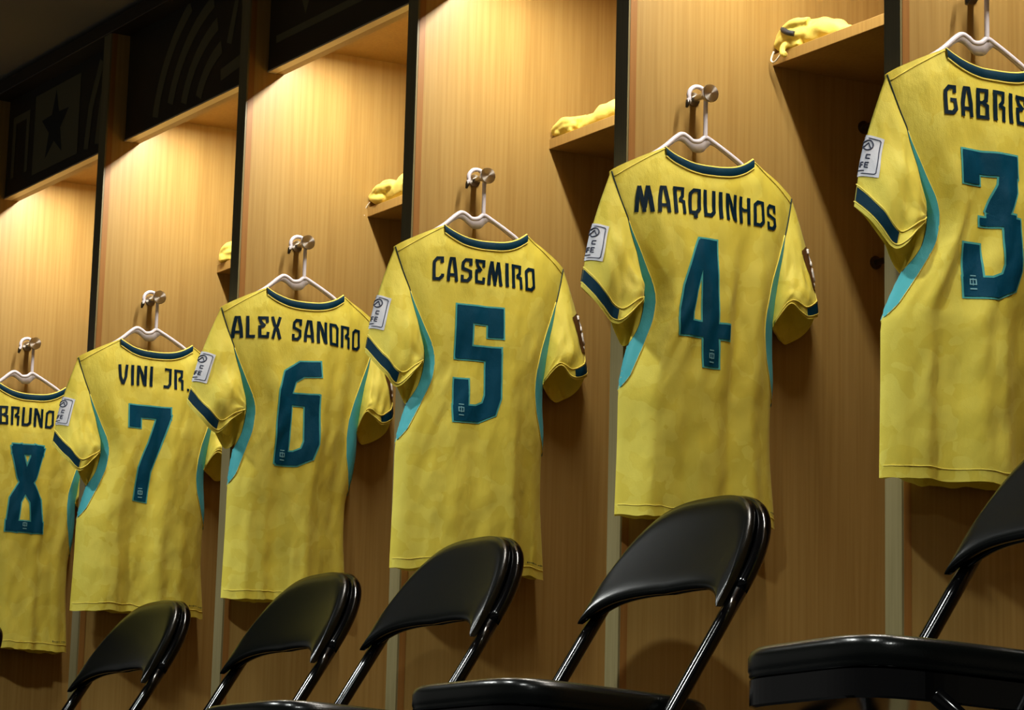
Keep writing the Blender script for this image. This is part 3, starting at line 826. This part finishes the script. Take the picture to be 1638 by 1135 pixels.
# ------------------------------------------------------------------ folding chairs
def make_chair():
    r = thing('folding_chair', 'x', 'chair', (0, 0, 0))
    Y0, MM = 0.0234, 0.6417
    hp = 0.2151
    def post_y(z):
        if z <= 0.60: return Y0 + MM * z
        d = z - 0.60
        return Y0 + MM * 0.60 + MM * d - 0.55 * d * d
    # front legs run up into the back posts and close in an arch over the backrest
    for e in (-1, 1):
        a = MB()
        a.tube([(e * hp, post_y(z), z) for z in [0.012 + i * 0.0588 for i in range(11)]], 0.0125, 14)
        leg = a.build('leg', M['frame'], r, smooth=True)
        g = MB(); g.lathe([(0.0, 0.016), (0.022, 0.0155), (0.024, 0.0135)], (e * hp, post_y(0.012), 0.0), 'z', 16)
        g.build('foot_cap', M['rubber'], leg, smooth=True)
    a = MB()
    pts = []
    for i in range(49):
        t = math.pi * i / 48
        c, s = math.cos(t), math.sin(t)
        x = hp * math.copysign(abs(c) ** (2 / 3.0), c)
        z = 0.60 + 0.166 * abs(s) ** (2 / 2.3)
        pts.append((x, post_y(z) + 0.006 * s, z))
    a.tube(pts, 0.0125, 14)
    a.build('back_frame', M['frame'], r, smooth=True)
    # padded backrest
    def zt(x):
        q = min(1, abs(x) / (hp + 0.003)); return 0.60 - 0.028 * q ** 7 + 0.178 * max(0, 1 - q ** 3.0) ** (1 / 2.3)
    def zb(x):
        q = abs(x) / (hp + 0.003); return 0.600 - 0.012 * (1 - q) + 0.022 * (1 - q * q) - 0.028 * q ** 7
    def pad(mb, th, yo, rim):
        nx, nz = 48, 16
        def face(side):
            def fn(u, v):
                x = (hp + 0.003) * math.sin((u - .5) * math.pi) 
                b_, t_ = zb(x), zt(x)
                if t_ < b_: t_ = b_
                z = lerp(b_, t_, v)
                ed = min(1, min((hp + 0.003 - abs(x)) / 0.030, (z - b_) / 0.03, (t_ - z) / 0.03))
                ed = max(0, ed)
                puff = (1 - (1 - ed) ** 2) ** 0.5
                y = post_y(z) + yo - side * (rim + (th - rim) * puff) + 0.010 * (1 - (x / hp) ** 2)
                return Vector((x, y, z))
            return fn
        f1, f2 = face(1), face(-1)
        b1 = mb.grid(f1, nx, nz); b2 = mb.grid(f2, nx, nz)
        st = nx + 1
        ring1 = [b1 + i for i in range(st)] + [b1 + j * st + nx for j in range(1, nz + 1)] + [b1 + nz * st + i for i in range(nx - 1, -1, -1)] + [b1 + j * st for j in range(nz - 1, 0, -1)]
        ring2 = [i - b1 + b2 for i in ring1]
        for i in range(len(ring1)):
            j = (i + 1) % len(ring1)
            mb.f.append((ring1[i], ring1[j], ring2[j], ring2[i]))
    a = MB(); pad(a, 0.013, -0.024, 0.005)
    bk = a.build('backrest', M['vinyl'], r, smooth=True)
    # rear cover plate of the backrest
    a = MB(); pad(a, 0.006, -0.004, 0.004); a.build('backrest_shell', M['frame'], bk, smooth=True)
    # seat
    def seat_fn(z0, z1, hx, y0, y1, n, crown, rows):
        def fn(u, v):
            t = 2 * math.pi * u
            prof = rows(v)
            c, s = math.cos(t), math.sin(t)
            k = prof[0]
            x = hx * k * math.copysign(abs(c) ** (2 / n), c)
            yy = (y0 + y1) / 2 + (y1 - y0) / 2 * k * math.copysign(abs(s) ** (2 / n), s)
            x *= 1 - 0.06 * (yy - y0) / (y1 - y0)
            z = lerp(z0, z1, prof[1]) - 0.055 * (yy - y0)
            return Vector((x, yy, z))
        return fn
    prof = [(0.0, 0.0), (0.90, 0.0), (0.985, 0.02), (0.995, 0.10), (0.992, 0.16), (1.0, 0.24), (1.0, 0.62), (0.985, 0.80), (0.95, 0.92), (0.86, 0.985), (0.6, 1.03), (0.3, 1.06), (0.0, 1.07)]
    def rows(v):
        x = v * (len(prof) - 1); i = min(int(x), len(prof) - 2); f = x - i
        return (lerp(prof[i][0], prof[i + 1][0], f), lerp(prof[i][1], prof[i + 1][1], f))
    a = MB(); a.grid(seat_fn(0.404, 0.450, 0.200, 0.0, 0.405, 5.0, 0, rows), 96, len(prof) - 1, closed_u=True)
    st = a.build('seat', M['vinyl'], r, smooth=True)
    prof2 = [(0.0, 0.0), (0.97, 0.0), (1.0, 0.06), (1.0, 0.94), (0.97, 1.0), (0.0, 1.0)]
    def rows2(v):
        x = v * (len(prof2) - 1); i = min(int(x), len(prof2) - 2); f = x - i
        return (lerp(prof2[i][0], prof2[i + 1][0], f), lerp(prof2[i][1], prof2[i + 1][1], f))
    a = MB(); a.grid(seat_fn(0.366, 0.405, 0.199, 0.002, 0.403, 5.0, 0, rows2), 96, len(prof2) - 1, closed_u=True)
    a.build('seat_pan', M['frame'], st, smooth=False)
    # rear legs, hinge links and crossbars
    for e in (-1, 1):
        a = MB(); x = e * 0.190
        a.tube([(x, 0.10, 0.372), (x, 0.22, 0.285), (x, 0.36, 0.16), (x, 0.49, 0.012)], 0.0115, 12)
        leg = a.build('leg', M['frame'], r, smooth=True)
        g = MB(); g.lathe([(0.0, 0.015), (0.020, 0.0145), (0.022, 0.0125)], (x, 0.49, 0.0), 'z', 16)
        g.build('foot_cap', M['rubber'], leg, smooth=True)
        a = MB(); a.tube([(e * 0.2035, post_y(0.396) - 0.0, 0.396), (e * 0.2165, post_y(0.396), 0.396)], 0.006, 12)
        a.build('hinge_rivet', M['chrome'], r, smooth=True)
    a = MB(); a.tube([(-hp, post_y(0.14), 0.14), (hp, post_y(0.14), 0.14)], 0.008, 10); a.build('crossbar', M['frame'], r, smooth=True)
    a = MB(); a.tube([(-0.19, 0.40, 0.118), (0.19, 0.40, 0.118)], 0.008, 10); a.build('crossbar', M['frame'], r, smooth=True)
    return r
ch0 = make_chair()
chairs = [
 (0.566, -0.565, -0.113, 'black folding chair below the jersey with number 3, cut off by the right edge'),
 (-0.468, -0.5135, -0.006, 'black padded folding chair in front of the jersey with number 4'),
 (-1.262, -0.524, 0.0, 'black padded folding chair in front of the jersey with number 5'),
 (-2.068, -0.448, 0.0, 'black padded folding chair in front of the jersey with number 6'),
 (-2.910, -0.456, 0.0, 'black padded folding chair in front of the jersey with number 7'),
 (-3.815, -0.565, 0.0, 'black folding chair at the left edge, only its top corner in view'),
]
for i, (x, y, a, lab) in enumerate(chairs):
    c = ch0 if i == 0 else copy_tree(ch0)
    c.location = (x, y, 0); c.rotation_euler = (0, 0, a)
    c['label'] = lab; c['group'] = 'black folding chairs in front of the lockers'

# ------------------------------------------------------------------ cloth bundles on the shelves
def blob(mb, c, rx, ry, rz, seed, rot=0, amp=0.18, n=16):
    def fn(u, v):
        t = 2 * math.pi * u; p = math.pi * v
        d = Vector((math.cos(t) * math.sin(p), math.sin(t) * math.sin(p), math.cos(p)))
        k = 1 + amp * noise.noise(d * 1.7 + Vector((seed, seed * .7, 0))) + amp * .5 * noise.noise(d * 4 + Vector((seed, 3, 1)))
        q = Vector((d.x * rx * k, d.y * ry * k, d.z * rz * k))
        cs, sn = math.cos(rot), math.sin(rot)
        return Vector((c[0] + q.x * cs - q.z * sn, c[1] + q.y, c[2] + q.x * sn + q.z * cs))
    mb.grid(fn, n * 2, n, closed_u=True)
def bundle(k, kind, label):
    rd = random.Random(k)
    x0 = -(k - 3) * W + T
    r = thing('cloth_bundle', label, 'cloth', (x0 + 0.10, 0.345, 1.682), 0, 'yellow cloth bundles on the locker shelves')
    a = MB()
    # long rolled tail, tapering to the right
    n = 26
    if kind == 'long':
        tail = [(-.055, .012, .022, .022), (-.02, .012, .026, .026), (.02, .012, .026, .026), (.06, .012, .020, .020), (.095, .014, .012, .012), (.125, .014, .005, .005)]
    elif kind == 'low':
        tail = [(-.06, .010, .014, .014), (-.02, .012, .016, .016), (.03, .014, .018, .018), (.07, .014, .024, .024), (.12, .016, .024, .022), (.16, .016, .010, .008)]
    else:
        tail = [(-.05, .010, .018, .018), (-.01, .012, .026, .026), (.05, .014, .034, .034), (.10, .014, .034, .033), (.15, .016, .024, .022), (.18, .016, .010, .008)]
    pts = []; rad = []
    for i in range(len(tail) - 1):
        for j in range(6):
            t = j / 6
            tt = t * t * (3 - 2 * t)
            p, q = tail[i], tail[i + 1]
            rr = lerp(p[2], q[2], tt)
            pts.append((lerp(p[0], q[0], t), lerp(p[1], q[1], t), rr * 0.96)); rad.append(rr)
    a.tube(pts, rad, 18)
    a.v = [(v[0], v[1] + 0.004 * noise.noise((v[0] * 40, v[1] * 50, v[2] * 50 + k)), max(0.001, v[2] + 0.006 * noise.noise((v[0] * 30 + k, v[1] * 40, v[2] * 40)))) for v in a.v]
    top = .046 if kind != 'low' else .026
    for i in range(8 if kind != 'low' else 6):
        h = lerp(.010, top, rd.random())
        yy = lerp(-.020, .010, rd.random())
        p0 = (lerp(-.02, .015, rd.random()), yy + .008, min(top, h + .006))
        p1 = (lerp(-.055, -.035, rd.random()), yy - .004, h + .006)
        p2 = (lerp(-.092, -.074, rd.random()), yy, lerp(h, .012, .4))
        p3 = (lerp(-.066, -.050, rd.random()), yy + lerp(-.010, .006, rd.random()), max(.006, h - .018))
        p4 = (lerp(-.040, -.015, rd.random()), yy + .006, max(.006, h - .016))
        a.tube(bez([p0, p1, p2, p3, p4], 5), [.0085 * (1 + .28 * noise.noise((j * .5, i * 3.1, k))) for j in range(21)], 10)
    if kind == 'long':
        a.tube(bez([(-.045, -.022, .012), (-.052, -.031, .004), (-.050, -.034, -.010), (-.040, -.033, -.014)], 5), .0062, 10)
    a.v = [(v[0], v[1], max(v[2], 0.002)) if v[1] > -0.026 else v for v in a.v]
    o = a.build('folded_cloth', M['cloth'], r, smooth=True)
    rm = o.modifiers.new('remesh', 'REMESH'); rm.mode = 'VOXEL'; rm.voxel_size = 0.0028; rm.use_smooth_shade = True
    sm = o.modifiers.new('smooth', 'SMOOTH'); sm.factor = 0.5; sm.iterations = 2
    if kind == 'long':
        b = MB()
        b.tube(bez([(-.085, -.030, .002), (-.088, -.034, -.014), (-.076, -.036, -.022), (-.062, -.034, -.014), (-.055, -.030, .000)], 6), 0.0018, 8)
        b.build('white_drawstring', M['white_cord'], r, smooth=True)
        b = MB()
        b.tube(bez([(-.066, -.022, .043), (-.052, -.030, .036), (-.036, -.032, .028), (-.024, -.026, .024)], 6), 0.0055, 8)
        b.build('dark_strap', M['dark_strap'], r, smooth=True)
    elif kind == 'round':
        b = MB()
        b.tube(bez([(-.088, -.022, .012), (-.100, -.026, .000), (-.104, -.028, -.012), (-.100, -.030, -.020)], 6), 0.0012, 8)
        b.build('white_drawstring', M['white_cord'], r, smooth=True)
    return r
bundle(4, 'long', 'crumpled yellow cloth with a dark strap and white drawstring on the rightmost shelf')
bundle(5, 'low', 'long low roll of crumpled yellow cloth on the shelf above the number 4 jersey')
bundle(6, 'round', 'rounded bundle of crumpled yellow cloth with a thin drawstring on its shelf')
bundle(7, 'short', 'small yellow cloth bundle mostly hidden by a partition, leftmost shelf in view')

# ------------------------------------------------------------------ room lights, recessed in the ceiling over the aisle
for x in (2.43, 0.75, -0.93, -2.61):
    t = thing('ceiling_light', 'round recessed downlight in the ceiling over the aisle', 'light', (x, -1.5, 2.292), 0, 'round ceiling downlights over the aisle')
    a = MB(); a.lathe([(-0.006, 0.085), (-0.006, 0.10), (0.0, 0.105)], (0, 0, 0), 'z', 32); a.build('trim_ring', M['housing'], t, smooth=False)
    a = MB(); n = 32
    a.v = [(0.07 * math.cos(2 * math.pi * i / n), 0.07 * math.sin(2 * math.pi * i / n), -0.0075) for i in range(n)]
    a.f = [tuple(reversed(range(n)))]
    a.build('diffuser', M['downlight'], t, recalc=False)
    ld = bpy.data.lights.new('downlight_beam', 'SPOT')
    ld.energy = ROOM; ld.color = (0.97, 1.0, 0.95); ld.spot_size = math.radians(128); ld.spot_blend = 0.35; ld.shadow_soft_size = 0.06
    lo = bpy.data.objects.new('downlight_beam', ld); COL.objects.link(lo); lo.parent = t; lo.location = (0, 0, -0.03)
